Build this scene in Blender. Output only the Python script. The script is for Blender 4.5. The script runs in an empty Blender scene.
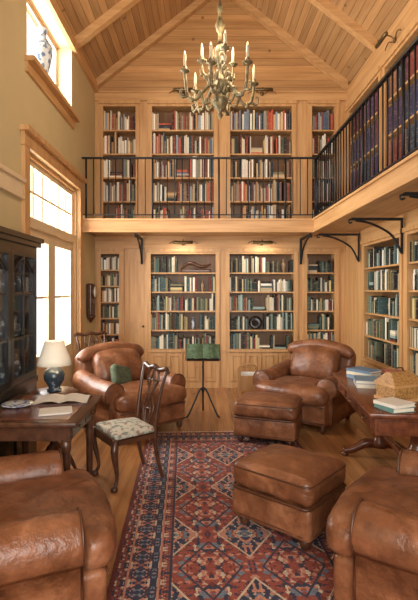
import bpy, math, random
from mathutils import Vector, Matrix
S=bpy.context.scene
col=S.collection
R=random.Random(7)
# ---------------------------------------------------------------- materials
def nm(name):
    m=bpy.data.materials.new(name); m.use_nodes=True
    nt=m.node_tree; b=nt.nodes['Principled BSDF']; return m,nt,b
def L(nt,a,b): nt.links.new(a,b)
def node(nt,t,**k):
    n=nt.nodes.new(t)
    for a,v in k.items(): setattr(n,a,v)
    return n
def math_(nt,op,a,b=None,c=None):
    n=node(nt,'ShaderNodeMath',operation=op)
    for i,v in enumerate((a,b,c)):
        if v is None: continue
        if isinstance(v,(int,float)): n.inputs[i].default_value=v
        else: L(nt,v,n.inputs[i])
    return n.outputs[0]
def mix(nt,f,a,b,mode='MIX'):
    n=node(nt,'ShaderNodeMix',data_type='RGBA',blend_type=mode)
    for i,v in ((0,f),(6,a),(7,b)):
        if isinstance(v,(int,float)): n.inputs[i].default_value=v
        elif isinstance(v,tuple): n.inputs[i].default_value=(*v,1) if len(v)==3 else v
        else: L(nt,v,n.inputs[i])
    return n.outputs[2]
def ramp(nt,fac,stops,const=False):
    n=node(nt,'ShaderNodeValToRGB'); cr=n.color_ramp
    if const: cr.interpolation='CONSTANT'
    while len(cr.elements)<len(stops): cr.elements.new(0.5)
    for e,(p,c) in zip(cr.elements,stops): e.position=p; e.color=(*c,1)
    L(nt,fac,n.inputs[0]); return n.outputs[0]
def coords(nt,scale=(1,1,1)):
    tc=node(nt,'ShaderNodeTexCoord'); mp=node(nt,'ShaderNodeMapping')
    mp.inputs['Scale'].default_value=scale; L(nt,tc.outputs['Object'],mp.inputs[0]); return mp.outputs[0]
def noise(nt,vec,scale,detail=3,rough=.5):
    n=node(nt,'ShaderNodeTexNoise'); n.inputs['Scale'].default_value=scale; n.inputs['Detail'].default_value=detail
    n.inputs['Roughness'].default_value=rough
    L(nt,vec,n.inputs['Vector']); return n.outputs['Fac']
def bump(nt,b,h,strength=.2,dist=.01):
    n=node(nt,'ShaderNodeBump'); n.inputs['Strength'].default_value=strength; n.inputs['Distance'].default_value=dist
    L(nt,h,n.inputs['Height']); L(nt,n.outputs[0],b.inputs['Normal'])
def simple(name,c,rough=.5,metal=0,var=.15,scale=8,bmp=0):
    m,nt,b=nm(name); v=coords(nt); f=noise(nt,v,scale)
    c2=tuple(max(0,x*(1-var)) for x in c); c3=tuple(min(1,x*(1+var)) for x in c)
    L(nt,ramp(nt,f,[(.3,c2),(.7,c3)]),b.inputs['Base Color'])
    b.inputs['Roughness'].default_value=rough; b.inputs['Metallic'].default_value=metal
    if bmp: bump(nt,b,noise(nt,v,scale*6),bmp)
    return m
def wood(name,axis,light,dark,rough=.45,plank=None,pw=.1,knots=False,groove=.05,gdark=.45,pvar=.25):
    m,nt,b=nm(name)
    sc=[14,14,14]; sc['xyz'.index(axis)]=.9
    v=coords(nt,tuple(sc)); f=noise(nt,v,1.3,5,.6)
    c=ramp(nt,f,[(.3,dark),(.62,light)])
    tc=node(nt,'ShaderNodeTexCoord'); sx=node(nt,'ShaderNodeSeparateXYZ'); L(nt,tc.outputs['Object'],sx.inputs[0])
    if knots:
        vo=node(nt,'ShaderNodeTexVoronoi'); vo.inputs['Scale'].default_value=3.2; L(nt,tc.outputs['Object'],vo.inputs['Vector'])
        k=math_(nt,'LESS_THAN',vo.outputs['Distance'],.085)
        c=mix(nt,math_(nt,'MULTIPLY',k,.65),c,(.17,.06,.02))
    if plank:
        q=math_(nt,'DIVIDE',sx.outputs['XYZ'.index(plank.upper())],pw)
        fr=math_(nt,'FRACT',q); g=math_(nt,'LESS_THAN',fr,groove)
        wn=node(nt,'ShaderNodeTexWhiteNoise',noise_dimensions='1D'); L(nt,math_(nt,'FLOOR',q),wn.inputs['W'])
        br=math_(nt,'MULTIPLY_ADD',wn.outputs['Value'],pvar,1-pvar*.6)
        cb=node(nt,'ShaderNodeCombineColor')
        for i in range(3): L(nt,br,cb.inputs[i])
        c=mix(nt,1.0,c,cb.outputs[0],'MULTIPLY')
        c=mix(nt,math_(nt,'MULTIPLY',g,gdark),c,(.08,.03,.01))
        bump(nt,b,math_(nt,'SUBTRACT',1.0,g),.3,.004)
    L(nt,c,b.inputs['Base Color']); b.inputs['Roughness'].default_value=rough
    return m
PL=(.60,.345,.145); PD=(.45,.23,.082)
pine_x=wood('pine_x','x',PL,PD); pine_y=wood('pine_y','y',PL,PD); pine_z=wood('pine_z','z',PL,PD)
pine_gable=wood('pine_gable_boards','x',(.57,.31,.12),(.41,.20,.068),plank='z',pw=.12,knots=True,pvar=.35,gdark=.6)
pine_ceil=wood('pine_ceiling_boards','y',(.50,.28,.115),(.37,.19,.068),plank='x',pw=.085,knots=True,gdark=.7,groove=.08,pvar=.35)
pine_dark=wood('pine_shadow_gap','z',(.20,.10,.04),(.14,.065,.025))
floor_m=wood('oak_floor','y',(.40,.19,.072),(.26,.11,.038),rough=.25,plank='x',pw=.09,groove=.035,pvar=.4)
mahog=wood('mahogany','y',(.17,.052,.022),(.075,.022,.010),rough=.25)
walnut=wood('dark_walnut','y',(.10,.04,.02),(.04,.016,.008),rough=.28)
black=simple('black_lacquer',(.012,.011,.010),.25)
iron=simple('black_iron',(.012,.012,.012),.45,.3)
plaster=simple('ochre_plaster',(.56,.45,.24),.85,var=.04,scale=2)
cream=simple('cream_trim',(.72,.57,.36),.5,var=.05)
white=simple('white_paint',(.8,.78,.72),.5,var=.03)
bronze=simple('patinated_bronze',(.22,.175,.09),.45,.45,var=.55,scale=22)
brass=simple('dark_brass',(.16,.11,.05),.4,.8)
wax=simple('candle_wax',(.62,.52,.33),.5,var=.05)
paper=simple('paper',(.76,.74,.68),.8,var=.05,scale=30)
greencloth=simple('green_cloth',(.07,.09,.05),.9,var=.4,scale=25)
greenbook=simple('green_book',(.06,.10,.05),.7,var=.5,scale=20)
# leather
def leather():
    m,nt,b=nm('brown_leather'); v=coords(nt)
    f=noise(nt,v,4.5,5,.65); c=ramp(nt,f,[(.28,(.085,.029,.012)),(.5,(.20,.074,.031)),(.74,(.37,.162,.078))])
    f2=noise(nt,v,5,3,.6)
    f3=noise(nt,v,3.2,6,.6)
    cr=math_(nt,'MULTIPLY',math_(nt,'ABSOLUTE',math_(nt,'SUBTRACT',f3,.5)),14.0)
    cr=math_(nt,'MINIMUM',cr,1.0)
    c=mix(nt,math_(nt,'MULTIPLY',math_(nt,'SUBTRACT',1.0,cr),.35),c,(.065,.022,.009))
    L(nt,c,b.inputs['Base Color']); b.inputs['Roughness'].default_value=.35
    vo=node(nt,'ShaderNodeTexVoronoi'); vo.inputs['Scale'].default_value=160; L(nt,v,vo.inputs['Vector'])
    h=math_(nt,'MULTIPLY_ADD',vo.outputs['Distance'],.04,f2)
    h=math_(nt,'MULTIPLY_ADD',cr,.2,h)
    bump(nt,b,h,.4,.03); return m
leath=leather()
welt=simple('leather_welt',(.08,.028,.012),.4)
ctex=bpy.data.textures.new('wrinkle_clouds','CLOUDS'); ctex.noise_scale=.15; ctex.noise_depth=2
def wrinkle(o,st=.018):
    d=o.modifiers.new('wrinkles','DISPLACE'); d.texture=ctex; d.strength=st; d.mid_level=.5; d.texture_coords='LOCAL'
    return o
def glass():
    m=bpy.data.materials.new('window_glass'); m.use_nodes=True; nt=m.node_tree; nt.nodes.clear()
    o=node(nt,'ShaderNodeOutputMaterial'); t=node(nt,'ShaderNodeBsdfTransparent'); g=node(nt,'ShaderNodeBsdfGlossy'); g.inputs['Roughness'].default_value=.03
    mx=node(nt,'ShaderNodeMixShader'); mx.inputs[0].default_value=.08
    L(nt,t.outputs[0],mx.inputs[1]); L(nt,g.outputs[0],mx.inputs[2]); L(nt,mx.outputs[0],o.inputs[0]); return m
glassm=glass()
def bluewhite(name,scale,a,bb,t=.5):
    m,nt,b=nm(name); v=coords(nt); f=noise(nt,v,scale,3)
    L(nt,ramp(nt,f,[(t-.04,a),(t+.04,bb)]),b.inputs['Base Color']); b.inputs['Roughness'].default_value=.15; return m
bw=bluewhite('blue_white_porcelain',22,(.62,.66,.68),(.14,.20,.32),.52)
bdark=bluewhite('dark_glazed_porcelain',20,(.03,.045,.06),(.28,.32,.33),.6)
def emis(name,c,st):
    m,nt,b=nm(name); b.inputs['Base Color'].default_value=(*c,1); b.inputs['Emission Color'].default_value=(*c,1); b.inputs['Emission Strength'].default_value=st; return m
flame=emis('candle_bulb_glow',(1,.8,.5),1.2)
shade_m=emis('linen_lampshade',(.86,.78,.62),.12)
def bookmat():
    m,nt,b=nm('book_spines'); a=node(nt,'ShaderNodeAttribute'); a.attribute_name='Col'
    v=coords(nt,(6,6,40)); f=noise(nt,v,2,2)
    c=mix(nt,ramp(nt,f,[(.60,(0,0,0)),(.66,(.35,.35,.35))]),a.outputs['Color'],(.55,.42,.22))
    L(nt,c,b.inputs['Base Color']); b.inputs['Roughness'].default_value=.6; return m
bookm=bookmat()
def fabric():
    m,nt,b=nm('floral_seat_fabric'); v=coords(nt)
    vo=node(nt,'ShaderNodeTexVoronoi'); vo.inputs['Scale'].default_value=34; L(nt,v,vo.inputs['Vector'])
    s=node(nt,'ShaderNodeSeparateColor'); L(nt,vo.outputs['Color'],s.inputs[0])
    L(nt,ramp(nt,s.outputs[0],[(0,(.50,.47,.38)),(.45,(.20,.23,.20)),(.65,(.42,.40,.30)),(.85,(.28,.18,.13))],True),b.inputs['Base Color'])
    b.inputs['Roughness'].default_value=.9; return m
fab=fabric()
def rugmat(hx,hy):
    m,nt,b=nm('persian_rug_wool'); tc=node(nt,'ShaderNodeTexCoord'); sx=node(nt,'ShaderNodeSeparateXYZ'); L(nt,tc.outputs['Object'],sx.inputs[0])
    u=math_(nt,'ABSOLUTE',sx.outputs[0]); v=math_(nt,'ABSOLUTE',sx.outputs[1])
    d=math_(nt,'MINIMUM',math_(nt,'SUBTRACT',hx,u),math_(nt,'SUBTRACT',hy,v))
    def vor(scale,uu,vv,stops):
        cb=node(nt,'ShaderNodeCombineXYZ'); L(nt,uu,cb.inputs[0]); L(nt,vv,cb.inputs[1])
        vo=node(nt,'ShaderNodeTexVoronoi',distance='MANHATTAN'); vo.inputs['Scale'].default_value=scale; L(nt,cb.outputs[0],vo.inputs['Vector'])
        s=node(nt,'ShaderNodeSeparateColor'); L(nt,vo.outputs['Color'],s.inputs[0])
        return ramp(nt,s.outputs[0],stops,True), vo.outputs['Distance']
    red=(.24,.058,.04); dred=(.13,.03,.025); navy=(.030,.034,.060); salmon=(.42,.19,.13); crm=(.46,.38,.28); bl=(.13,.16,.20)
    pu=math_(nt,'PINGPONG',u,.24); pv=math_(nt,'PINGPONG',v,.36)
    c1,dd=vor(38,pu,pv,[(0,red),(.34,salmon),(.46,navy),(.60,red),(.78,crm),(.85,bl),(.93,dred)])
    c2,_=vor(38,pu,pv,[(0,navy),(.38,bl),(.50,navy),(.64,salmon),(.80,red),(.91,crm)])
    dia=math_(nt,'ADD',math_(nt,'DIVIDE',pu,.24),math_(nt,'DIVIDE',pv,.36))
    f=math_(nt,'LESS_THAN',dia,.72)
    field=mix(nt,f,c1,c2)
    line=math_(nt,'LESS_THAN',math_(nt,'ABSOLUTE',math_(nt,'SUBTRACT',dia,.72)),.03)
    field=mix(nt,line,field,crm)
    line=math_(nt,'LESS_THAN',math_(nt,'ABSOLUTE',math_(nt,'SUBTRACT',dia,1.25)),.03)
    field=mix(nt,line,field,navy)
    line=math_(nt,'LESS_THAN',math_(nt,'ABSOLUTE',math_(nt,'SUBTRACT',dia,.3)),.04)
    field=mix(nt,line,field,salmon)
    qu=math_(nt,'PINGPONG',u,.08); qv=math_(nt,'PINGPONG',v,.08)
    c3,_=vor(52,qu,qv,[(0,navy),(.45,red),(.62,bl),(.78,crm),(.9,salmon)])
    c4,_=vor(75,qu,qv,[(0,red),(.5,navy),(.82,crm)])
    def lt(x): return math_(nt,'LESS_THAN',d,x)
    c=mix(nt,lt(.34),field,navy); c=mix(nt,lt(.325),c,c4); c=mix(nt,lt(.275),c,salmon); c=mix(nt,lt(.262),c,c3)
    c=mix(nt,lt(.10),c,salmon); c=mix(nt,lt(.088),c,c4); c=mix(nt,lt(.03),c,dred)
    n=noise(nt,tc.outputs['Object'],70,3,.7); c=mix(nt,.55,c,ramp(nt,n,[(.3,(.15,.14,.14)),(.7,(.78,.74,.72))]),'OVERLAY')
    L(nt,c,b.inputs['Base Color']); b.inputs['Roughness'].default_value=.95; bump(nt,b,n,.3,.005); return m
# ---------------------------------------------------------------- mesh builder
class MB:
    def __init__(s): s.v=[];s.f=[];s.m=[];s.s=[];s.c=[]
    def add(s,vs,fs,mat=0,smooth=False,M=None,color=None):
        o=len(s.v)
        for p in vs:
            p=Vector(p)
            if M is not None: p=M@p
            s.v.append(tuple(p))
        for f in fs:
            s.f.append(tuple(o+i for i in f)); s.m.append(mat); s.s.append(smooth); s.c.append(color)
    def box(s,x0,x1,y0,y1,z0,z1,mat=0,M=None,color=None):
        vs=[(x,y,z) for z in (z0,z1) for y in (y0,y1) for x in (x0,x1)]
        s.add(vs,[(0,2,3,1),(4,5,7,6),(0,1,5,4),(2,6,7,3),(0,4,6,2),(1,3,7,5)],mat,False,M,color)
    def rbox(s,c,d,r=.03,mat=0,fn=None,M=None,k=4,mm=8):
        h=[x/2 for x in d]; r=min(r,*[x*.98 for x in h])
        ax=[]
        for a in h:
            ax.append([-a+r*i/k for i in range(k)]+[-(a-r)+2*(a-r)*i/mm for i in range(mm+1)]+[a-r+r*i/k for i in range(1,k+1)])
        n=len(ax[0])-1; idx={}; vs=[]; fs=[]
        def g(i,j,l):
            key=(i,j,l)
            if key in idx: return idx[key]
            p=Vector((ax[0][i],ax[1][j],ax[2][l]))
            q=Vector([max(-(h[t]-r),min(h[t]-r,p[t])) for t in range(3)]); dd=p-q
            if dd.length>1e-9: p=q+dd.normalized()*r
            if fn: p=Vector(fn(p,h))
            idx[key]=len(vs); vs.append(p+Vector(c)); return idx[key]
        for a in range(n):
            for b in range(n):
                for t in (0,n):
                    q=[g(a,b,t),g(a+1,b,t),g(a+1,b+1,t),g(a,b+1,t)]; fs.append(q if t else q[::-1])
                    q=[g(t,a,b),g(t,a+1,b),g(t,a+1,b+1),g(t,a,b+1)]; fs.append(q if t else q[::-1])
                    q=[g(b,t,a),g(b,t,a+1),g(b+1,t,a+1),g(b+1,t,a)]; fs.append(q if t else q[::-1])
        s.add(vs,fs,mat,True,M)
    def lathe(s,prof,c=(0,0,0),seg=20,mat=0,M=None,sx=1,sy=1):
        vs=[];fs=[]
        for r,z in prof:
            for i in range(seg):
                a=2*math.pi*i/seg; vs.append((c[0]+r*sx*math.cos(a),c[1]+r*sy*math.sin(a),c[2]+z))
        for j in range(len(prof)-1):
            for i in range(seg):
                k=(i+1)%seg; fs.append((j*seg+i,j*seg+k,(j+1)*seg+k,(j+1)*seg+i))
        fs.append(tuple(range(seg))[::-1]); fs.append(tuple((len(prof)-1)*seg+i for i in range(seg)))
        s.add(vs,fs,mat,True,M)
    def tube(s,pts,r,seg=8,mat=0,M=None,closed=False,sm=True,flat=1.0):
        pts=[Vector(p) for p in pts]; n=len(pts); rs=list(r) if isinstance(r,(list,tuple)) else [r]*n
        if len(rs)!=n:
            q=rs; rs=[]
            for i in range(n):
                t=i*(len(q)-1)/(n-1); a=int(t); b=min(a+1,len(q)-1); rs.append(q[a]+(q[b]-q[a])*(t-a))
        vs=[];fs=[]; up=None
        for i,p in enumerate(pts):
            if closed: t=(pts[(i+1)%n]-pts[i-1])
            else: t=pts[min(i+1,n-1)]-pts[max(i-1,0)]
            t.normalize()
            if up is None:
                up=Vector((0,0,1)) if abs(t.z)<.9 else Vector((1,0,0))
            up=(up-t*up.dot(t)); up.normalize(); w=t.cross(up)
            for j in range(seg):
                a=2*math.pi*j/seg+math.pi/seg; vs.append(p+(up*math.cos(a)+w*math.sin(a)*flat)*rs[i])
        m=n if closed else n-1
        for i in range(m):
            i2=(i+1)%n
            for j in range(seg):
                k=(j+1)%seg; fs.append((i*seg+j,i2*seg+j,i2*seg+k,i*seg+k))
        if not closed: fs.append(tuple(range(seg))); fs.append(tuple((n-1)*seg+j for j in range(seg))[::-1])
        s.add(vs,fs,mat,sm,M)
    def build(s,name,mats,parent=None,loc=(0,0,0),rz=0,colors=False):
        me=bpy.data.meshes.new(name); me.from_pydata(s.v,[],s.f)
        for m in mats: me.materials.append(m)
        me.polygons.foreach_set('material_index',s.m); me.polygons.foreach_set('use_smooth',s.s)
        if colors:
            ca=me.color_attributes.new('Col','FLOAT_COLOR','CORNER'); arr=[]
            for p,c in zip(me.polygons,s.c):
                c=c or (.5,.5,.5)
                for _ in range(p.loop_total): arr.extend((*c,1))
            ca.data.foreach_set('color',arr)
        me.update(); o=bpy.data.objects.new(name,me); col.objects.link(o); o.location=loc; o.rotation_euler=(0,0,rz)
        if parent: o.parent=parent
        return o
def empty(name,loc=(0,0,0),rz=0):
    o=bpy.data.objects.new(name,None); col.objects.link(o); o.location=loc; o.rotation_euler=(0,0,rz); o.empty_display_size=.2; return o
def cat(P,n=8,closed=False):
    P=[Vector(p) for p in P]; out=[]; N=len(P)
    for i in range(N if closed else N-1):
        if closed: a,b,c,d=P[i-1],P[i],P[(i+1)%N],P[(i+2)%N]
        else: a,b,c,d=P[max(i-1,0)],P[i],P[i+1],P[min(i+2,N-1)]
        for k in range(n):
            t=k/n; out.append(.5*((2*b)+(c-a)*t+(2*a-5*b+4*c-d)*t*t+(-a+3*b-3*c+d)*t**3))
    if not closed: out.append(P[-1])
    return out
# ---------------------------------------------------------------- room
XL,XR,YB,YF=-1.77,2.35,7.55,-1.6
RX,RZ,SL=.29,6.6,.785
def cz(x): return RZ-SL*abs(x-RX)
mb=MB(); mb.box(XL-.25,XR+.4,YF-.2,YB+.4,-.1,0); mb.build('floor',[floor_m])
DY0,DY1,DZ=4.62,6.52,3.02
CY0,CY1,CZ0,CZ1=4.62,6.2,3.93,4.86
mb=MB(); x0,x1=XL-.25,XL; top=cz(XL)
mb.box(x0,x1,YF,DY0,0,top); mb.box(x0,x1,DY1,YB+.4,0,top)
mb.box(x0,x1,DY0,DY1,DZ,CZ0); mb.box(x0,x1,CY1,DY1,CZ0,top); mb.box(x0,x1,CY0,CY1,CZ1,top)
mb.build('wall_left',[plaster])
# right wall: flat wall behind built-ins, panelling in front
mb=MB(); mb.box(XR+.28,XR+.4,YF,YB+.4,0,cz(XR+.28)+.05); mb.build('wall_right',[pine_z])
mb=MB()
mb.box(XR,XR+.28,YF,YB,4.52,cz(XR+.1))
mb.box(XR,XR+.28,YF,7.54,2.32,2.66)
mb.build('trim_frieze_right',[pine_y])
for k,(a,b) in enumerate(((6.72,7.55),(5.3,5.42),(3.9,4.02),(2.5,2.62),(YF,1.2))):
    mb=MB(); mb.box(XR,XR+.28,a,b,0,2.32); mb.build('trim_pilaster_right_%d'%(k+1),[pine_z])
for k,(a,b) in enumerate(((7.42,7.55),(5.95,6.07),(4.5,4.62),(3.05,3.17),(1.6,1.72))):
    mb=MB(); mb.box(XR,XR+.28,a,b,2.66,4.52); mb.build('trim_pilaster_right_%d'%(k+11),[pine_z])
def gable(mb,g,ya,yb,m):
    mb.add([(x,ya,z) for x,z in g]+[(x,yb,z) for x,z in g],[(0,1,2,3,4),(9,8,7,6,5)]+[(i,i+5,(i+1)%5+5,(i+1)%5) for i in range(5)],m)
mb=MB()
gable(mb,[(XL-.25,0),(XR+.4,0),(XR+.4,cz(XR+.4)),(RX,RZ),(XL-.25,cz(XL-.25))],YB+.28,YB+.4,0)
mb.build('wall_back',[pine_z])
mb=MB()
gable(mb,[(XL,4.70),(XR+.28,4.70),(XR+.28,cz(XR+.28)),(RX,RZ),(XL,cz(XL))],YB,YB+.28,0)
mb.build('trim_gable_boards',[pine_gable])
mb=MB(); mb.box(XL,XR,YB,YB+.28,2.28,2.66); mb.box(XL,XR,YB-.03,YB,4.70,4.82); mb.box(XL,XR,YB-.05,YB,4.82,4.85); mb.build('trim_frieze_back',[pine_x])
for k,(a,b) in enumerate(((XL,-1.72),(-1.33,-1.29),(-.95,-.90),(.25,.39),(1.53,1.66),(2.20,XR))):
    mb=MB(); mb.box(a,b,YB,YB+.28,0,2.28); mb.build('trim_pilaster_back_%d'%(k+1),[pine_z])
for k,(a,b) in enumerate(((XL,-1.68),(-1.06,-.88),(.22,.40),(1.50,1.74),(2.2,XR))):
    mb=MB(); mb.box(a,b,YB,YB+.28,2.66,4.70); mb.build('trim_pilaster_back_%d'%(k+11),[pine_z])
# front wall (behind camera) with a tall opening added for fill light
mb=MB()
mb.box(XL-.25,-1.3,YF-.2,YF,0,4.9); mb.box(1.5,XR+.4,YF-.2,YF,0,4.9); mb.box(-1.3,1.5,YF-.2,YF,0,.5); mb.box(-1.3,1.5,YF-.2,YF,4.3,4.9)
gable(mb,[(XL-.25,4.9),(XR+.4,4.9),(XR+.4,cz(XR+.4)),(RX,RZ),(XL-.25,cz(XL-.25))],YF-.2,YF,0)
mb.build('wall_front',[plaster])
mb=MB()
for sx in (-1,1):
    xe=XL-.25 if sx<0 else XR+.4
    vs=[(RX,YF-.2,RZ),(RX,YB+.4,RZ),(xe,YB+.4,cz(xe)),(xe,YF-.2,cz(xe))]
    vs+= [(x,y,z+.12) for x,y,z in vs]
    mb.add(vs,[(0,1,2,3),(7,6,5,4),(0,4,5,1),(1,5,6,2),(2,6,7,3),(3,7,4,0)],0)
mb.build('ceiling',[pine_ceil])
mb=MB()
def rafter(y0,y1,xa,xb,dep):
    vs=[]
    for x in (xa,xb):
        z=cz(x)
        vs+=[(x,y0,z),(x,y1,z),(x,y1,z-dep),(x,y0,z-dep)]
    mb.add(vs,[(0,1,2,3),(7,6,5,4),(0,4,5,1),(1,5,6,2),(2,6,7,3),(3,7,4,0)],0)
for y in (7.43,6.2,4.95,3.7,2.4,1.1,-.2):
    rafter(y,y+.11,XL,RX,.13); rafter(y,y+.11,RX,XR,.13)
mb.box(RX-.06,RX+.06,YF,YB,RZ-.2,RZ-.02)
mb.build('trim_rafters',[pine_x])
mb=MB()
for a,b in ((YF,DY0-.14),(DY1+.14,YB)):
    mb.box(XL,XL+.025,a,b,2.50,2.66,0); mb.box(XL,XL+.05,a,b,2.64,2.68,0); mb.box(XL,XL+.04,a,b,2.48,2.51,0)
mb.build('trim_belt_left',[cream])
mb=MB(); mb.box(XL,XL+.06,YF,YB,cz(XL)-.16,cz(XL)-.02); mb.build('trim_eave_left',[pine_y])
mb=MB(); mb.box(XL,XL+.02,YF,DY0-.12,0,.16); mb.box(XL,XL+.02,DY1+.12,YB,0,.16); mb.build('baseboard_left',[cream])
# french door window
w=empty('window_1')
mb=MB(); P=.13
mb.box(XL,XL+.035,DY0-P,DY0,0,DZ); mb.box(XL,XL+.035,DY1,DY1+P,0,DZ)
mb.box(XL,XL+.04,DY0-P-.02,DY1+P+.02,DZ,DZ+.13); mb.box(XL,XL+.09,DY0-P-.05,DY1+P+.05,DZ+.13,DZ+.18)
mb.box(XL-.2,XL-.02,DY0,DY0+.04,0,DZ-.04);mb.box(XL-.2,XL-.02,DY1-.04,DY1,0,DZ-.04);mb.box(XL-.2,XL-.02,DY0,DY1,DZ-.04,DZ)
mb.build('casing',[pine_z],w)
mb=MB(); X0,X1=XL-.12,XL-.06
mb.box(X0,X1+.04,DY0+.04,DY1-.04,2.26,2.36)
mid=(DY0+DY1)/2
for a,b in ((DY0+.04,mid-.002),(mid+.002,DY1-.04)):
    mb.box(X0,X1,a,a+.12,0.01,2.26); mb.box(X0,X1,b-.12,b,0.01,2.26)
    mb.box(X0,X1,a+.12,b-.12,2.14,2.26); mb.box(X0,X1,a+.12,b-.12,0.01,.86)
    mb.box(X0+.02,X1-.02,a+.12,b-.12,1.50,1.525)
    mb.box(X0-.005,X1+.012,a+.16,b-.16,.18,.72)
mb.box(X0,X1,DY0+.04,DY0+.1,2.36,2.92);mb.box(X0,X1,DY1-.1,DY1-.04,2.36,2.92);mb.box(X0,X1,DY0+.04,DY1-.04,2.92,2.98)
for i in range(1,6):
    y=DY0+.07+(DY1-DY0-.14)*i/6; mb.box(X0+.01,X1-.01,y-.014,y+.014,2.36,2.92)
mb.box(X0+.014,X1-.014,DY0+.1,DY1-.1,2.64,2.665)
mb.build('door_frames',[cream],w)
mb=MB(); mb.box(XL-.095,XL-.09,DY0+.05,DY1-.05,.8,2.95); mb.build('panes',[glassm],w)
w=empty('window_2'); mb=MB()
mb.box(XL-.24,XL+.10,CY0-.06,CY1+.06,CZ0-.05,CZ0,0); mb.box(XL,XL+.03,CY0-.05,CY1+.05,CZ0-.15,CZ0-.05,0)
mb.build('sill',[pine_y],w)
mb=MB()
for a,b in ((CY0,CY0+.05),(CY1-.05,CY1)): mb.box(XL-.24,XL-.2,a,b,CZ0+.05,CZ1-.05,0)
mb.box(XL-.24,XL-.2,CY0,CY1,CZ1-.05,CZ1); mb.box(XL-.24,XL-.2,CY0,CY1,CZ0,CZ0+.05)
mb.build('sash',[white],w)
mb=MB(); mb.box(XL-.225,XL-.22,CY0+.04,CY1-.04,CZ0+.04,CZ1-.04); mb.build('pane',[glassm],w)
w=empty('added_front_window'); mb=MB()  # unseen window frame, added around the opening for the front fill light
for a in (-1.3,-.4,.55,1.42): mb.box(a,a+.08,YF-.14,YF-.06,.5,4.3)
for z in (.5,1.75,3.0,4.22): mb.box(-1.3,1.5,YF-.138,YF-.062,z,z+.08)
mb.build('frame',[cream],w)
# ---------------------------------------------------------------- bookcases
def hexc(h): return tuple(((int(h[i:i+2],16)/255)**2.2) for i in (0,2,4))
PAL_U=[hexc(h) for h in ('9c4a3a','c9b48e','e2d9c6','5a2a24','3c5040','2a2f3c','9a7650','b98b5a','efe9da','7b7a5e','443029','1f1c1c','b9543c','a39a8c','4c5c70','d8cbb0','efe6d2','85909a','c7a878','6a3a2e')]
PAL_L=[hexc(h) for h in ('2c3a30','4a5a49','d0c8ae','e6dec8','1f2724','6d745c','8a7a55','23302f','3a2a22','546a66','b4a283','752f28','17191c','c9b682','8ba09a','3d5a5c','e8e4d8','202428')]
PAL_S=[hexc(h) for h in ('47202a','5c2a2e','2c2f50','3a2a48','6e302a','1f1f20','4a3c58','7a5038','243446','5a2038')]
def bookcase(name,loc,rz,W,z0,z1,rows,base=0,pal=PAL_U,gaps={},dep=.27,doors=2,uniform=False):
    e=empty(name,loc,rz); mb=MB(); st=.035; zb=z0+base
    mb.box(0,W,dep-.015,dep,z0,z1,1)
    mb.box(0.001,st,0,dep-.015,z0,z1-.016,0); mb.box(W-st,W-.001,0,dep-.015,z0,z1-.016,0)
    mb.box(-.02,st+.01,-.02,0,z0,z1-.015,0); mb.box(W-st-.01,W+.02,-.02,0,z0,z1-.015,0)
    hd=.05; mb.box(st+.01,W-st-.01,-.018,dep-.015,z1-hd,z1-.016,0)
    rh=(z1-hd-zb)/rows
    for i in range(rows): mb.box(st,W-st,.005,dep-.015,zb+i*rh-.011,zb+i*rh+.011,0)
    mb.box(-.03,W+.03,-.045,0,z1-.015,z1+.035,0)
    if base:
        mb.box(-.03,W+.03,-.05,-.0,zb-.03,zb+.005,0)
        mb.box(st,W-st,-.004,dep-.016,z0,zb-.03,0)
        mb.box(0,W,-.03,-.005,z0,z0+.09,0)
        dw=(W-2*st)/doors
        for i in range(doors):
            a=st+i*dw+.012; b=a+dw-.024; za,zc=z0+.11,zb-.05
            mb.box(a,a+.05,-.026,-.004,za,zc);mb.box(b-.05,b,-.026,-.004,za,zc);mb.box(a+.05,b-.05,-.024,-.004,za,za+.05);mb.box(a+.05,b-.05,-.024,-.004,zc-.05,zc)
            mb.box(a+.065,b-.065,-.016,-.004,za+.065,zc-.065)
            kx=b-.025 if i%2==0 else a+.025
            mb.box(kx-.006,kx+.006,-.038,-.026,(za+zc)/2-.008,(za+zc)/2+.008,2)
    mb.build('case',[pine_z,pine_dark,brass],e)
    bk=MB()
    for i in range(rows):
        x=st+.006; zz=zb+i*rh+.0115; H=rh-.025; gl=gaps.get(i,[])
        basec=R.choice(pal); bh=R.uniform(.7,.85)
        while x<W-st-.02:
            sk=[g for g in gl if g[0]<=x<g[1]]
            if sk: x=sk[0][1]; continue
            r=R.random()
            if r<.02 and not uniform: x+=R.uniform(.02,.06); continue
            if r<.05 and W-st-x>.3 and not uniform and not any(g[0]-.24<x for g in gl):
                z=zz; wd=R.uniform(.15,.22)
                for _ in range(R.randint(2,5)):
                    t=R.uniform(.02,.04)
                    if z+t>zz+H: break
                    c=R.choice(pal); bk.box(x,x+wd*R.uniform(.85,1),.02,.2,z,z+t,0,None,c); z+=t+.0005
                x+=wd+.01; continue
            t=R.uniform(.014,.036) if not uniform else .034
            if R.random()<.15: basec=R.choice(pal); bh=R.uniform(.62,.93)
            h=H*min(.97,max(.5,bh+R.uniform(-.12,.12) if not uniform else .85))
            if x+t>W-st: break
            c=basec if R.random()<(.9 if uniform else .2) else R.choice(pal)
            k=R.uniform(.75,1.25); c=tuple(min(1,q*k) for q in c)
            y0=R.uniform(.012,.05) if not uniform else .02
            bk.box(x,x+t-.0015,y0,y0+R.uniform(.14,.19),zz,zz+h,0,None,c)
            x+=t
    bk.build('books',[bookm],e,colors=True)
    return e
Y=YB
bookcase('bookcase',(-1.72,Y,0),0,.39,0,2.24,6,.6,PAL_U,doors=1)
bookcase('bookcase',(-.90,Y,0),0,1.15,0,2.24,5,.62,PAL_L,{1:[(.62,.85)],3:[(.78,1.0)],4:[(.45,1.1)]},doors=4)
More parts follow.
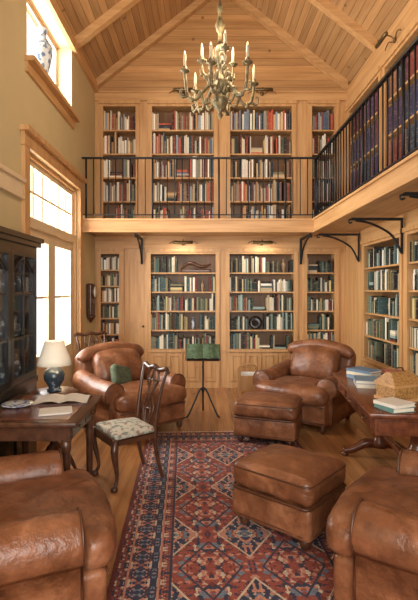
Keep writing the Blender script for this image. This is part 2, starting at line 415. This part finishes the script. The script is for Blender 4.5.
bookcase('bookcase',(.39,Y,0),0,1.14,0,2.24,5,.62,PAL_L,{1:[(.35,.62)],4:[(.85,1.05)]},doors=4)
bookcase('bookcase',(1.66,Y,0),0,.54,0,2.24,5,.62,PAL_L,{},doors=2)
bookcase('bookcase',(-1.68,Y,2.66),0,.62,0,2.0,5,0,PAL_U)
bookcase('bookcase',(-.88,Y,2.66),0,1.10,0,2.0,5,0,PAL_U)
bookcase('bookcase',(.40,Y,2.66),0,1.10,0,2.0,5,0,PAL_U)
bookcase('bookcase',(1.74,Y,2.66),0,.46,0,2.0,5,0,PAL_U)
for a,b in ((5.42,6.72),(4.02,5.3),(2.62,3.9),(1.2,2.5)):
    bookcase('bookcase',(XR,b,0),-math.pi/2,b-a,0,2.28,5,.62,PAL_L,{2:[(.5,.85)]} if a>5 else {},doors=3)
for a,b in ((6.07,7.42),(4.62,5.95),(3.17,4.5),(1.72,3.05)):
    bookcase('bookcase',(XR,b,2.66),-math.pi/2,b-a,0,1.84,4,0,PAL_S,uniform=True)
# panel door in back wall
e=empty('door_1'); mb=MB(); a,b=-1.289,-.951
mb.box(a,b,YB+.06,YB+.1,0,2.279)
for q in ((a,a+.07),(b-.07,b)): mb.box(*q,YB+.035,YB+.059,0,2.279)
for z0,z1 in ((0,.2),(.95,1.07),(2.1,2.279)): mb.box(a+.07,b-.07,YB+.037,YB+.059,z0,z1)
mb.lathe([(.018,0),(.02,.02),(.0,.03)],(0,0,0),10,1,Matrix.Translation((b-.035,YB+.035,1.0))@Matrix.Rotation(math.pi/2,4,'X'))
mb.build('leaf',[pine_z,brass],e)
# ---------------------------------------------------------------- balcony
BX,BY=1.63,6.7
mb=MB()
mb.box(XL+.002,XR-.002,BY,YB-.06,2.48,2.60,0); mb.box(BX,XR-.06,YF+.01,BY,2.481,2.599,1)
mb.box(XL+.002,BX-.02,BY-.02,BY+.03,2.44,2.61,0); mb.box(BX-.02,BX+.03,YF+.01,BY+.03,2.44,2.61,1)
mb.box(XL+.002,BX-.045,BY-.045,BY+.02,2.61,2.635,0); mb.box(BX-.045,BX+.02,YF+.01,BY+.02,2.61,2.635,1)
mb.box(XL+.002,BX-.035,BY-.035,BY-.02,2.44,2.47,0); mb.box(BX-.035,BX-.02,YF+.01,BY-.02,2.44,2.47,1)
mb.build('balcony',[pine_x,pine_y])
mb=MB(); zt=3.53; zb=2.70; o=.03
def bar(p,q,r=.011): mb.tube([p,q],r,4,sm=False)
mb.box(XL,BX+o-.02,BY+o-.02,BY+o+.02,zt-.012,zt+.012); mb.box(BX+o-.02,BX+o+.02,YF,BY+o+.02,zt-.012,zt+.012)
bar((XL,BY+o,zb),(BX+o,BY+o,zb)); bar((BX+o,YF,zb),(BX+o,BY+o,zb))
x=XL+.06;i=0
while x<BX+o:
    mb.tube([(x,BY+o,zb if i%9 else 2.61),(x,BY+o,zt)],.0075 if i%9 else .015,6); x+=.108;i+=1
y=BY+o;i=0
while y>YF:
    mb.tube([(BX+o,y,zb if i%9 else 2.61),(BX+o,y,zt)],.0085 if i%9 else .016,6); y-=.108;i+=1
mb.build('balcony_railing',[iron])
def bracket(loc,rz,ln):
    m=MB()
    m.box(-.018,.018,-ln,0,-.03,0); m.box(-.018,.018,-.02,0,-.42,-.03)
    m.tube(cat([(0,-ln*.92,-.03),(0,-ln*.6,-.07),(0,-ln*.22,-.2),(0,-.02,-.40)],8),.014,6)
    m.tube(cat([(0,-ln-.0,-.015),(0,-ln-.03,-.03),(0,-ln-.02,-.06),(0,-ln+.01,-.05)],6),.01,6)
    m.build('iron_bracket',[iron],None,loc,rz)
for x in (-1.0,1.60): bracket((x,YB-.022,2.44),0,.72)
for y in (6.85,5.36,3.96,2.56): bracket((XR-.022,y,2.44),-math.pi/2,.60)
def piclight(loc,rz=0):
    m=MB()
    m.lathe([(.03,0),(.035,.01),(.02,.02)],(0,0,0),12,0,Matrix.Rotation(math.pi/2,4,'X'))
    m.tube(cat([(0,0,0),(0,-.06,.05),(0,-.14,.05),(0,-.17,.01)],6),.007,6)
    m.tube([(-.16,-.17,0),(-.15,-.17,0),(.15,-.17,0),(.16,-.17,0)],[.012,.025,.025,.012],10)
    for s in (-1,1):
        m.tube(cat([(s*.05,-.02,0),(s*.12,-.03,.04),(s*.2,-.03,.02),(s*.23,-.03,-.01)],5),.006,6)
    return m.build('picture_light',[brass],None,loc,rz)
for x in (-.32,.96): piclight((x,YB-.01,2.36)); piclight((x,YB-.04,4.80))
for y in (5.6,4.1): piclight((XR-.01,y,4.64),-math.pi/2)
# ---------------------------------------------------------------- chandelier
e=empty('chandelier',(.17,4.6,0)); mb=MB()
mb.lathe([(.0,3.30),(.016,3.32),(.03,3.35),(.015,3.375),(.045,3.41),(.075,3.46),(.085,3.50),(.055,3.54),(.03,3.58),(.05,3.62),(.07,3.66),(.045,3.71),(.028,3.77),(.024,3.84),(.045,3.90),(.06,3.96),(.04,4.02),(.022,4.08),(.02,4.16),(.04,4.20),(.05,4.25),(.028,4.30),(.018,4.36),(.035,4.41),(.02,4.46),(.008,4.50)],(0,0,0),16)
def arm(a,r,zs,ztip,th=.019,ch=.12):
    c,s=math.cos(a),math.sin(a)
    P=lambda rr,z:(c*rr,s*rr,z)
    mb.tube(cat([P(.04,zs),P(r*.28,zs+.08),P(r*.5,zs+.0),P(r*.7,zs-.08),P(r*.92,zs-.04),P(r,ztip)],7),[th*1.2,th,th*.9,th*.8,th*.8],8)
    mb.tube(cat([P(r*.55,zs-.02),P(r*.45,zs-.11),P(r*.30,zs-.09),P(r*.36,zs-.03)],5),[th*.9,th*.4],6)
    mb.tube(cat([P(r*.9,zs-.05),P(r*1.08,zs-.07),P(r*1.12,zs-.0),P(r*1.03,zs)],5),[th*.8,th*.4],6)
    mb.tube(cat([P(r*.25,zs+.07),P(r*.38,zs+.14),P(r*.28,zs+.19),P(r*.22,zs+.14)],5),[th*.8,th*.35],6)
    for q,dz in ((.30,.09),(.55,-.01),(.8,-.085)):
        mb.rbox(P(r*q,zs+dz),(.045,.045,.055),.022,0,None,None,2,1)
    p=P(r,ztip)
    mb.lathe([(.008,-.02),(.018,0),(.046,.012),(.05,.022),(.02,.026),(.024,.05),(.018,.065)],p,12)
    mb.lathe([(.014,.06),(.014,.06+ch)],p,10,1); mb.lathe([(.004,.06+ch),(.009,.07+ch),(.006,.085+ch),(.001,.1+ch)],p,8,2)
for i in range(6): arm(2*math.pi*i/6+.25,.36,3.56,3.68+(.05 if i%2 else 0))
for i in range(3): arm(2*math.pi*i/3+.75,.19,3.84,3.90,.012,.10)
mb.build('frame',[bronze,wax,flame],e)
mb=MB(); z=4.49; i=0
while z<cz(.17)-.12:
    pts=[(math.cos(t)*.014,0,z+.03+math.sin(t)*.034) if i%2 else (0,math.cos(t)*.014,z+.03+math.sin(t)*.034) for t in [2*math.pi*k/10 for k in range(10)]]
    mb.tube(pts,.004,5,0,None,True); z+=.052;i+=1
mb.lathe([(.05,0),(.05,.02),(.02,.1),(.02,.14)],(0,0,cz(.17)-.16),12)
mb.build('chain',[bronze],e)
# ---------------------------------------------------------------- armchairs
def armchair(loc,rz,z=0):
    e=empty('leather_armchair',(*loc,z),rz)
    CX,AR,CZZ=.425,.122,.485
    mb=MB()
    mb.rbox((0,-.03,.205),(.90,.86,.25),.035,0)
    for i in (-1,1):
        for j in (-.40,.36): mb.lathe([(.018,0),(.03,.015),(.038,.04),(.03,.07),(.03,.09)],(i*.40,j,0),12,1)
    mb.tube([(-.44,-.464,.12),(.44,-.464,.12)],.006,6,2)
    mb.tube([(-.44,-.464,.30),(.44,-.464,.30)],.006,6,2)
    mb.build('base',[leath,walnut,welt],e)
    mb=MB()
    def seat(p,h):
        x,y,z=p; t=max(0,min(1,(-y-.14)/.06)); t=t*t*(3-2*t)
        x*=1+.50*t
        z+=(.045*(1-min(1,abs(x)/h[0]/1.5)**2)*(1-(y/h[1])**2))*(1 if z>0 else -.2)
        y-=.05*(1-(x/.46)**2)*t
        return (x,y,z)
    mb.rbox((0,-.16,.40),(.61,.68,.18),.07,0,seat,None,4,18)
    wrinkle(mb.build('seat_cushion',[leath],e),.022)
    mb=MB()
    for s in (-1,1):
        prof=[(CX+.065,.09),(CX+.07,.25),(CX+.065,.40)]
        for k in range(15):
            a=math.radians(-48+276*k/14); prof.append((CX+AR*math.cos(a),CZZ+AR*math.sin(a)))
        prof+=[(CX-.09,.38),(CX-.095,.25),(CX-.095,.09)]
        secs=[(-.345,.12),(-.342,.07),(-.332,.025),(-.31,0),(-.2,0),(-.1,0),(.0,0),(.1,0),(.2,0),(.3,0),(.38,0),(.42,.05)]
        vs=[]
        for y,ins in secs:
            lift=.06*max(0,(y+.05)/.47)**1.4
            for (x,z) in prof:
                k=1 if z>.40 else 0
                bx=CX if k else CX-.01; bz=CZZ if k else z
                xx=bx+(x-bx)*(1-ins); zz=bz+(z-bz)*(1-ins)+lift*k
                vs.append((s*xx,y,zz))
        n=len(prof); fs=[]
        for j in range(len(secs)-1):
            for i in range(n):
                k=(i+1)%n; q=(j*n+i,j*n+k,(j+1)*n+k,(j+1)*n+i); fs.append(q if s<0 else q[::-1])
        fs.append(tuple(range(n)) if s>0 else tuple(range(n))[::-1]); fs.append(tuple((len(secs)-1)*n+i for i in range(n)))
        mb.add(vs,fs,0,True)
        mb.tube([(s*(CX+(x-CX)*.97 if z>.40 else x),-.336,z) for x,z in prof],.0065,6,1)
    wrinkle(mb.build('arms',[leath,welt],e),.012)
    mb=MB()
    def bk(p,h):
        x,y,z=p; t=(z+h[2])/(2*h[2])
        z+=.05*(1-(x/h[0])**2)*t - .03*t*(abs(x)/h[0])**4
        y+=.13*t*t+.02
        return (x,y,z)
    mb.rbox((0,.38,.475),(.90,.18,.75),.08,0,bk,None,4,10)
    def bc(p,h):
        x,y,z=p; t=(z+h[2])/(2*h[2])
        if y<0: y-=.06*(1-(x/h[0])**2)*(1-(z/h[2])**2)
        z+=.04*(1-(x/h[0])**2)*t
        y+=.12*t*t; return (x,y,z)
    mb.rbox((0,.255,.645),(.64,.20,.40),.085,0,bc,None,4,10)
    mb.tube(cat([(-.43,.43,.76),(-.34,.44,.82),(0,.45,.865),(.34,.44,.82),(.43,.43,.76)],8),[.05,.085,.095,.085,.05],14)
    mb.tube(cat([(-.32,.24,.50),(-.31,.32,.76),(0,.35,.865),(.31,.32,.76),(.32,.24,.50)],8),.006,6,1)
    wrinkle(mb.build('back',[leath,welt],e),.018)
    return e
ac1=armchair((-.84,5.40),math.radians(42))
ac2=armchair((1.26,5.68),math.radians(-38))
armchair((-1.03,2.33),math.radians(113))
armchair((1.25,2.29),math.radians(-126),.012)
def ottoman(loc,rz,w,d,z=0):
    mb=MB()
    def top(p,h):
        x,y,zz=p
        if zz>0: zz+=.04*(1-(x/h[0])**2)*(1-(y/h[1])**2)
        return (x,y,zz)
    def mid(p,h):
        x,y,zz=p; k=1+.02*(1-(zz/h[2])**2); return (x*k,y*k,zz)
    mb.rbox((0,0,.35),(w,d,.17),.06,0,top,None,4,12)
    mb.rbox((0,0,.17),(w*.965,d*.965,.21),.03,0,mid)
    def ring(zz,f,r):
        W,D,q=w/2*f,d/2*f,.05; P=[]
        for cx,cy,a0 in ((W-q,D-q,0),(-W+q,D-q,90),(-W+q,-D+q,180),(W-q,-D+q,270)):
            for k in range(5):
                a=math.radians(a0+22.5*k); P.append((cx+q*math.cos(a),cy+q*math.sin(a),zz))
        mb.tube(P,r,6,2,None,True)
    ring(.270,.985,.008); ring(.405,.992,.007); ring(.10,.97,.006)
    for i in (-1,1):
        for j in (-1,1): mb.lathe([(.018,0),(.03,.015),(.036,.04),(.028,.08)],(i*(w/2-.07),j*(d/2-.07),0),12,1)
    wrinkle(mb.build('leather_ottoman',[leath,walnut,welt],None,(*loc,z),rz),.016)
ottoman((.585,3.12),math.radians(-41),.60,.54,.0125)
ottoman((.70,4.92),math.radians(-20),.66,.52,.0125)
mb=MB(); mb.rbox((0,0,0),(.30,.10,.26),.05,0); o=mb.build('cushion',[greencloth],ac1,(-.10,.06,.59)); o.rotation_euler=(math.radians(-25),0.3,.2)
# ---------------------------------------------------------------- rug
hx,hy=.80,2.15
mb=MB(); mb.rbox((0,0,.006),(2*hx,2*hy,.012),.005,0,None,None,1,2)
for s in (-1,1):
    for i in range(90):
        x=-hx+.01+i*(2*hx-.02)/89; mb.box(x-.003,x+.003,min(s*hy,s*(hy+.05)),max(s*hy,s*(hy+.05)),.001,.006,1)
mb.build('persian_rug',[rugmat(hx,hy),paper],None,(.27,3.0,0),.04)
# ---------------------------------------------------------------- carved chair
def sidechair(loc,rz,name='carved_side_chair',sc=1,z=0):
    e=empty(name,(*loc,z),rz); e.scale=(sc,sc,sc); mb=MB()
    for s in (-1,1):
        mb.tube(cat([(s*.22,-.20,.43),(s*.245,-.225,.34),(s*.225,-.20,.2),(s*.205,-.185,.09),(s*.22,-.21,.03)],6),[.028,.033,.022,.015,.018],8)
        mb.lathe([(.02,0),(.032,.01),(.032,.03),(.015,.05)],(s*.222,-.215,0),10)
        mb.tube(cat([(s*.19,.27,0),(s*.185,.215,.2),(s*.18,.19,.44),(s*.195,.235,.75),(s*.22,.29,.97)],6),[.018,.019,.021,.017,.014],8)
    mb.box(-.23,.23,-.225,-.195,.37,.44); 
    for s in (-1,1): mb.tube([(s*.215,-.2,.405),(s*.175,.19,.405)],.028,4,sm=False)
    mb.box(-.18,.18,.175,.205,.37,.44)
    mb.tube(cat([(-.255,.29,.955),(-.2,.295,.985),(-.1,.288,.965),(0,.285,.985),(.1,.288,.965),(.2,.295,.985),(.255,.29,.955)],6),[.012,.022,.022,.026,.022,.022,.012],8)
    def S_(z): return .19+.10*max(0,(z-.44)/.54)**1.1
    for pts in ([(-.05,.46),(-.10,.62),(-.03,.74),(-.10,.86),(-.07,.97)],[(.05,.46),(.10,.62),(.03,.74),(.10,.86),(.07,.97)],
                [(-.02,.46),(-.045,.6),(.04,.74),(.03,.86),(0,.96)],[(.02,.46),(.045,.6),(-.04,.74),(-.03,.86),(0,.96)]):
        mb.tube(cat([(x,S_(z),z) for x,z in pts],6),.012,6)
    mb.box(-.07,.07,.18,.21,.43,.48)
    for z,a in ((.6,.10),(.86,.10)): mb.tube([(-a,S_(z),z),(a,S_(z),z)],.009,6)
    mb.build('frame',[walnut],e)
    mb=MB()
    def f(p,h):
        x,y,z=p
        x*=1+.10*(-y/h[1])
        if z>0: z+=.02*(1-(x/.24)**2)*(1-(y/.2)**2)
        return (x,y,z)
    mb.rbox((0,-.01,.455),(.43,.40,.05),.02,0,f); mb.build('seat',[fab],e)
sidechair((-.65,3.92),math.radians(-56),sc=.94,z=.0)
sidechair((-1.42,6.35),math.radians(40),'dark_side_chair')
# ---------------------------------------------------------------- desk left
mb=MB(); x0,x1,y0,y1=-1.48,-.80,2.90,3.70
mb.rbox(((x0+x1)/2,(y0+y1)/2,.745),(x1-x0,y1-y0,.035),.012,0,None,None,2,2)
mb.box(x0+.07,x1-.07,y0+.07,y1-.07,.762,.766,1)
mb.box(x0+.05,x1-.05,y0+.05,y1-.05,.63,.73,0)
for yy in (y0+.07,(y0+y1)/2+.01): mb.box(x1-.052,x1-.04,yy,yy+.31,.645,.715,0); mb.lathe([(.008,0),(.012,.012),(.002,.02)],(0,0,0),8,2,Matrix.Translation((x1-.04,yy+.155,.68))@Matrix.Rotation(math.pi/2,4,'Y'))
for x in (x0+.09,x1-.09):
    for y in (y0+.09,y1-.09):
        mb.lathe([(.012,0),(.02,.03),(.016,.06),(.024,.12),(.028,.45),(.034,.5),(.024,.53),(.034,.57),(.034,.64)],(x,y,0),12)
mb.build('writing_desk',[walnut,mahog,brass])
mb=MB()
def openbook(mb,c,w,d,rz,m0=0,m1=1,tilt=0):
    M=Matrix.Translation(c)@Matrix.Rotation(rz,4,'Z')@Matrix.Rotation(tilt,4,'X')
    mb.box(-w/2,w/2,-d/2,d/2,0,.008,m1,M)
    for s in (-1,1):
        vs=[];n=8
        for i in range(n+1):
            t=i/n; vs+= [(s*t*w*.48,-d*.48,.009+.022*math.sin(math.pi*min(1,t*1.15+.02))*(1-t*.4)),(s*t*w*.48,d*.48,.009+.022*math.sin(math.pi*min(1,t*1.15+.02))*(1-t*.4))]
        fs=[(2*i,2*i+2,2*i+3,2*i+1) for i in range(n)]
        mb.add(vs,fs,m0,True,M)
openbook(mb,(-1.06,3.46,.767),.40,.27,.15); mb.build('open_book',[paper,walnut])
mb=MB(); M=Matrix.Translation((-1.02,3.16,.767))@Matrix.Rotation(.3,4,'Z')
for k in range(5): mb.box(-.10+.006*k,.10+.004*k,-.10,.10-.005*k,.002*k,.002*k+.0015,0,M)
mb.build('paper_stack',[paper])
mb=MB(); mb.lathe([(.06,0),(.07,.004),(.11,.018),(.108,.022),(.06,.008),(.0,.006)],(-1.33,3.30,.767),24,0); mb.build('porcelain_plate',[bw])
# side table + lamp
mb=MB(); c=(-1.28,3.96,0)
mb.lathe([(.0,.70),(.19,.70),(.20,.71),(.20,.725),(.19,.73),(0,.732)],c,28)
mb.lathe([(.03,.2),(.045,.25),(.03,.32),(.022,.5),(.035,.62),(.05,.70)],c,14)
for i in range(3):
    a=i*2.094+.4; mb.tube(cat([(c[0],c[1],.28),(c[0]+.1*math.cos(a),c[1]+.1*math.sin(a),.2),(c[0]+.18*math.cos(a),c[1]+.18*math.sin(a),.03),(c[0]+.20*math.cos(a),c[1]+.20*math.sin(a),.015)],5),[.025,.02,.014,.015],8)
mb.build('pedestal_table',[walnut])
e=empty('table_lamp',(c[0],c[1],.732)); mb=MB()
mb.lathe([(.06,0),(.062,.015),(.045,.02),(.055,.05),(.085,.10),(.09,.14),(.07,.18),(.035,.205),(.035,.225),(.012,.23),(.010,.30)],(0,0,0),24); mb.build('base',[bdark],e)
mb=MB(); vs=[];n=32
pr=[(.145,.225),(.13,.28),(.105,.35),(.08,.43),(.077,.43),(.10,.35),(.127,.28),(.142,.225)]
for r,z in pr:
    for i in range(n): a=2*math.pi*i/n; vs.append((r*math.cos(a),r*math.sin(a),z))
mb.add(vs,[(j*n+i,j*n+(i+1)%n,((j+1)%8)*n+(i+1)%n,((j+1)%8)*n+i) for j in range(8) for i in range(n)],0,True)
mb.build('shade',[shade_m],e)
# ---------------------------------------------------------------- black cabinet
e=empty('display_cabinet'); mb=MB(); x0,x1,y0,y1=XL+.01,-1.50,3.05,4.15
mb.box(x0,x0+.02,y0+.03,y1-.03,.10,1.94); mb.box(x0,x1-.031,y0,y0+.03,.0,1.94); mb.box(x0,x1-.031,y1-.03,y1,0,1.94)
mb.box(x0,x1,y0,y1,.06,.10); mb.box(x0,x1+.01,y0-.01,y1+.01,.78,.83); mb.box(x0,x1,y0,y1,1.94,1.98)
mb.box(x0-.0,x1+.03,y0-.03,y1+.03,1.98,2.02); mb.box(x0,x1+.05,y0-.05,y1+.05,2.02,2.06)
for z in (1.18,1.55): mb.box(x0+.02,x1-.035,y0+.03,y1-.03,z,z+.015)
m_=(y0+y1)/2
for a,b in ((y0+.002,m_-.003),(m_+.003,y1-.002)):
    mb.box(x1-.03,x1,a,a+.05,.83,1.94); mb.box(x1-.03,x1,b-.05,b,.83,1.94); mb.box(x1-.03,x1,a+.05,b-.05,.83,.89); mb.box(x1-.03,x1,a+.05,b-.05,1.88,1.94)
    mc=(a+b)/2; mb.box(x1-.02,x1-.005,mc-.008,mc+.008,.89,1.88)
    for z in (1.2,1.56): mb.box(x1-.019,x1-.006,a+.05,b-.05,z,z+.016)
    mb.tube(cat([(x1-.01,a+.05,1.75),(x1-.01,mc,1.87),(x1-.01,b-.05,1.75)],6),.008,6)
    mb.box(x1-.02,x1,a,b,.10,.78); mb.box(x1,x1+.012,a+.07,b-.07,.2,.68)
mb.build('carcass',[black],e)
mb=MB(); mb.box(x1-.028,x1-.024,y0+.03,y1-.03,.85,1.92); mb.build('glass_panes',[glassm],e)
mb=MB()
for z in (.831,1.196,1.566):
    for k in range(4):
        yy=y0+.16+k*.26; h=R.uniform(.14,.24); mb.lathe([(.03,0),(.04,.01),(.06,h*.4),(.05,h*.7),(.02,h*.8),(.03,h)],(x0+.12,yy,z),14)
mb.build('porcelain_collection',[bdark],e)
# ---------------------------------------------------------------- right library table
e=empty('library_table',(1.62,3.86,0),math.radians(-7)); mb=MB(); W,D=.80,1.58
mb.rbox((0,0,.745),(W,D,.04),.014,0,None,None,2,2); mb.box(-W/2+.05,W/2-.05,-D/2+.05,D/2-.05,.60,.727,0)
mb.box(-W/2+.03,W/2-.03,-D/2+.03,D/2-.03,.715,.727)
for yy in (-.66,-.15,.32): 
    mb.box(-W/2+.038,-W/2+.05,yy,yy+.34,.618,.700); mb.tube([(-W/2+.03,yy+.13,.66),(-W/2+.02,yy+.18,.652),(-W/2+.03,yy+.23,.66)],.005,6,1)
for x in (-.18,.18): mb.box(x-.15,x+.15,-D/2+.038,-D/2+.05,.618,.700)
for yy in (-.52,.55):
    mb.lathe([(.07,.10),(.08,.14),(.05,.18),(.045,.24),(.085,.33),(.09,.40),(.05,.47),(.045,.52),(.08,.58),(.09,.60)],(0,yy,0),18)
    for s in (-1,1):
        mb.tube(cat([(0,yy,.13),(s*.12,yy,.13),(s*.24,yy,.07),(s*.33,yy,.05)],6),[.05,.045,.035,.035],8)
        mb.lathe([(.02,0),(.035,.01),(.035,.03),(.02,.045)],(s*.32,yy,0),10)
mb.tube([(0,-.5,.28),(0,.5,.28)],.028,10)
mb.build('table',[mahog,brass],e)
def wicker():
    m,nt,b=nm('woven_golden_box'); v=coords(nt)
    vo=node(nt,'ShaderNodeTexVoronoi',distance='CHEBYCHEV'); vo.inputs['Scale'].default_value=60; L(nt,v,vo.inputs['Vector'])
    L(nt,ramp(nt,vo.outputs['Distance'],[(.1,(.50,.28,.09)),(.7,(.26,.12,.035))]),b.inputs['Base Color']); b.inputs['Roughness'].default_value=.5; return m
wk=wicker()
mb=MB(); w,d,h=.13,.10,.12
mb.box(-w,w,-d,d,0,h); mb.box(-w-.012,w+.012,-d-.012,d+.012,0,.02,2); mb.box(-w-.01,w+.01,-d-.01,d+.01,h-.01,h+.009,2)
vs=[(-w-.01,-d-.01,h+.01),(w+.01,-d-.01,h+.01),(w+.01,d+.01,h+.01),(-w-.01,d+.01,h+.01),(-w*.75,-d*.25,h+.09),(w*.75,-d*.25,h+.09),(w*.75,d*.25,h+.09),(-w*.75,d*.25,h+.09)]
mb.add(vs,[(0,3,2,1),(4,5,6,7),(0,1,5,4),(1,2,6,5),(2,3,7,6),(3,0,4,7)])
mb.tube(cat([(-.04,0,h+.09),(-.03,0,h+.115),(.03,0,h+.115),(.04,0,h+.09)],5),.006,6,1)
mb.build('wooden_casket',[wk,brass,pine_x],None,(1.50,3.52,.766),.35)
def bookpile(loc,cols,rz=0,w=.2,d=.26):
    mb=MB(); z=0
    for i,c in enumerate(cols):
        t=R.uniform(.022,.04); M=Matrix.Rotation(R.uniform(-.2,.2),4,'Z'); ww=w*R.uniform(.85,1)
        mb.box(-ww/2,ww/2,-d/2,d/2,z,z+.003,0,M,c);mb.box(-ww/2,ww/2,-d/2,d/2,z+t-.003,z+t,0,M,c);mb.box(-ww/2,-ww/2+.004,-d/2,d/2,z+.003,z+t-.003,0,M,c)
        mb.box(-ww/2+.004,ww/2-.008,-d/2+.006,d/2-.006,z+.003,z+t-.003,0,M,(.75,.7,.58)); z+=t+.0005
    mb.build('book_pile',[bookm],None,loc,rz,colors=True)
bookpile((1.34,3.22,.766),[(.10,.22,.20),(.70,.66,.58)],.3,.2,.2)
bookpile((1.52,4.34,.766),[(.2,.3,.4),(.7,.65,.5),(.12,.2,.3)],.5)
bookpile((1.42,4.02,.766),[(.6,.58,.52),(.15,.25,.35)],-.2)
bookpile((1.78,4.2,.766),[(.15,.08,.05),(.05,.12,.08),(.4,.1,.08)],.1)
# ---------------------------------------------------------------- dictionary stand
e=empty('book_stand',(.0,5.85,0)); mb=MB()
mb.lathe([(.012,.14),(.012,.3),(.022,.33),(.012,.36),(.010,.74),(.03,.76)],(0,0,0),12)
for i in range(3):
    a=i*2.094+.52+math.pi; c_,s_=math.cos(a),math.sin(a)
    mb.tube(cat([(0,0,.36),(c_*.05,s_*.05,.33),(c_*.12,s_*.12,.2),(c_*.2,s_*.2,.05),(c_*.24,s_*.24,.012)],6),.011,8)
M=Matrix.Translation((0,0,.80))@Matrix.Rotation(math.radians(38),4,'X'); mb.box(-.2,.2,-.12,.14,-.008,.004,0,M); mb.box(-.2,.2,-.135,-.12,-.008,.03,0,M)
mb.build('iron_stand',[iron],e)
mb=MB(); openbook(mb,(0,0,.806),.44,.28,0,0,1,math.radians(38)); mb.build('open_book',[greenbook,walnut],e)
mb=MB()
for s in (0,.26): mb.box(s,s+.02,0,.22,0.05,.40)
mb.box(0.02,.26,0.002,.02,.12,.34); mb.box(0.02,.26,.2,.218,.12,.34); mb.box(0.02,.26,0.02,.2,.12,.14)
for x in (-.005,.255):
    for y in (-.005,.195): mb.box(x,x+.03,y,y+.03,0,.42)
mb.tube(cat([(.0,.11,.38),(.04,.11,.47),(.24,.11,.47),(.28,.11,.38)],6),.012,8)
for k in range(5): mb.box(.03,.25,.03+k*.033,.05+k*.033,.14,.36+.01*(k%3),1)
mb.build('magazine_rack',[wood('honey_oak','z',(.42,.22,.08),(.3,.14,.05)),paper],None,(.53,6.75,0))
def vase(name,loc,h,mat=bw):
    mb=MB(); mb.lathe([(r*h,z*h) for r,z in [(.10,0),(.115,.02),(.10,.08),(.15,.3),(.19,.5),(.19,.62),(.12,.74),(.07,.80),(.07,.90),(.105,.98),(.10,1)]],loc,24); mb.build(name,[mat])
vase('porcelain_vase',(XL+.0,5.08,CZ0+.001),.55)
celadon=simple('brown_glaze',(.40,.28,.17),.25,var=.2)
def rowz(i): return .62+i*(2.24-.05-.62)/5+.012
vase('ginger_jar',(-.90+.89,YB+.13,rowz(3)),.2,celadon)
mb=MB(); M=Matrix.Translation((.39+.485,YB+.10,rowz(1)+.112))@Matrix.Rotation(math.radians(80),4,'X'); mb.lathe([(.0,0),(.06,0),(.11,.015),(.108,.02),(.06,.006),(0,.006)],(0,0,0),28,0,M); mb.build('display_plate',[black])
vase('porcelain_jar',(-.90+.735,YB+.13,rowz(1)),.2)
vase('stoneware_bottle',(.39+.95,YB+.13,rowz(4)),.22,celadon)
mb=MB(); mb.rbox((0,0,.03),(.5,.1,.06),.02); mb.tube(cat([(-.25,0,.06),(-.1,0,.16),(.1,0,.10),(.25,0,.14)],6),[.01,.03,.03,.01],8); mb.build('carved_boat',[walnut],None,(-.12,YB+.12,rowz(4)))
vase('urn',(XR+.12,6.72-.68,.62+2*(2.28-.05-.62)/5+.012),.22,celadon)
e=empty('wall_clock',(XL+.001,7.05,1.45)); mb=MB()
mb.rbox((.05,0,0),(.09,.22,.50),.03); M=Matrix.Translation((.095,0,.12))@Matrix.Rotation(math.pi/2,4,'Y'); mb.lathe([(0,0),(.11,0),(.115,.01),(.10,.02)],(0,0,0),24,0,M)
mb.lathe([(0,.005),(.085,.005),(.085,.022),(0,.023)],(0,0,0),24,1,M)
mb.lathe([(.0,-.36),(.02,-.34),(.06,-.28),(.08,-.24)],(.05,0,0),12,0)
mb.build('case',[walnut,paper],e)
# ---------------------------------------------------------------- lights
def area(name,loc,rot,sx,sy,p,c=(1,1,1)):
    l=bpy.data.lights.new(name,'AREA'); l.shape='RECTANGLE'; l.size=sx; l.size_y=sy; l.energy=p; l.color=c
    o=bpy.data.objects.new(name,l); col.objects.link(o); o.location=loc; o.rotation_euler=rot; return o
area('daylight_french_door',(XL-.9,5.57,1.9),(0,math.radians(-90),0),2.6,2.4,420,(1,.98,.94))
area('daylight_clerestory',(XL-.8,5.5,4.5),(0,math.radians(-90),0),1.3,2,200,(1,.98,.94))
area('added_front_fill',(.1,YF-.3,2.4),(math.radians(90),0,0),2.8,3.6,320,(1,.97,.92))  # fill light added behind the camera, shining in through the added opening
def point(name,loc,p,c=(1,.82,.6),r=.1):
    l=bpy.data.lights.new(name,'POINT'); l.energy=p; l.color=c; l.shadow_soft_size=r
    o=bpy.data.objects.new(name,l); col.objects.link(o); o.location=loc
point('chandelier_light',(.17,4.6,4.05),70,r=.3)
point('table_lamp_light',(-1.28,3.96,1.06),3,r=.04)
for x in (-.32,.96):
    area('picture_light_lamp',(x,YB-.25,2.33),(math.radians(25),0,0),.3,.05,2.5,(1,.85,.65))
w=bpy.data.worlds.new('world'); S.world=w; w.use_nodes=True
bg=w.node_tree.nodes['Background']; bg.inputs[0].default_value=(.95,.97,1,1); bg.inputs[1].default_value=1.8
S.view_settings.view_transform='Standard'
# ---------------------------------------------------------------- camera
cd=bpy.data.cameras.new('camera'); cam=bpy.data.objects.new('camera',cd); col.objects.link(cam)
cam.location=(0,0,1.6); cam.rotation_euler=(math.radians(90),0,0)
cd.sensor_width=36; cd.lens=27.6; cd.shift_x=.01; cd.shift_y=-.0167; cd.clip_start=.05
S.camera=cam
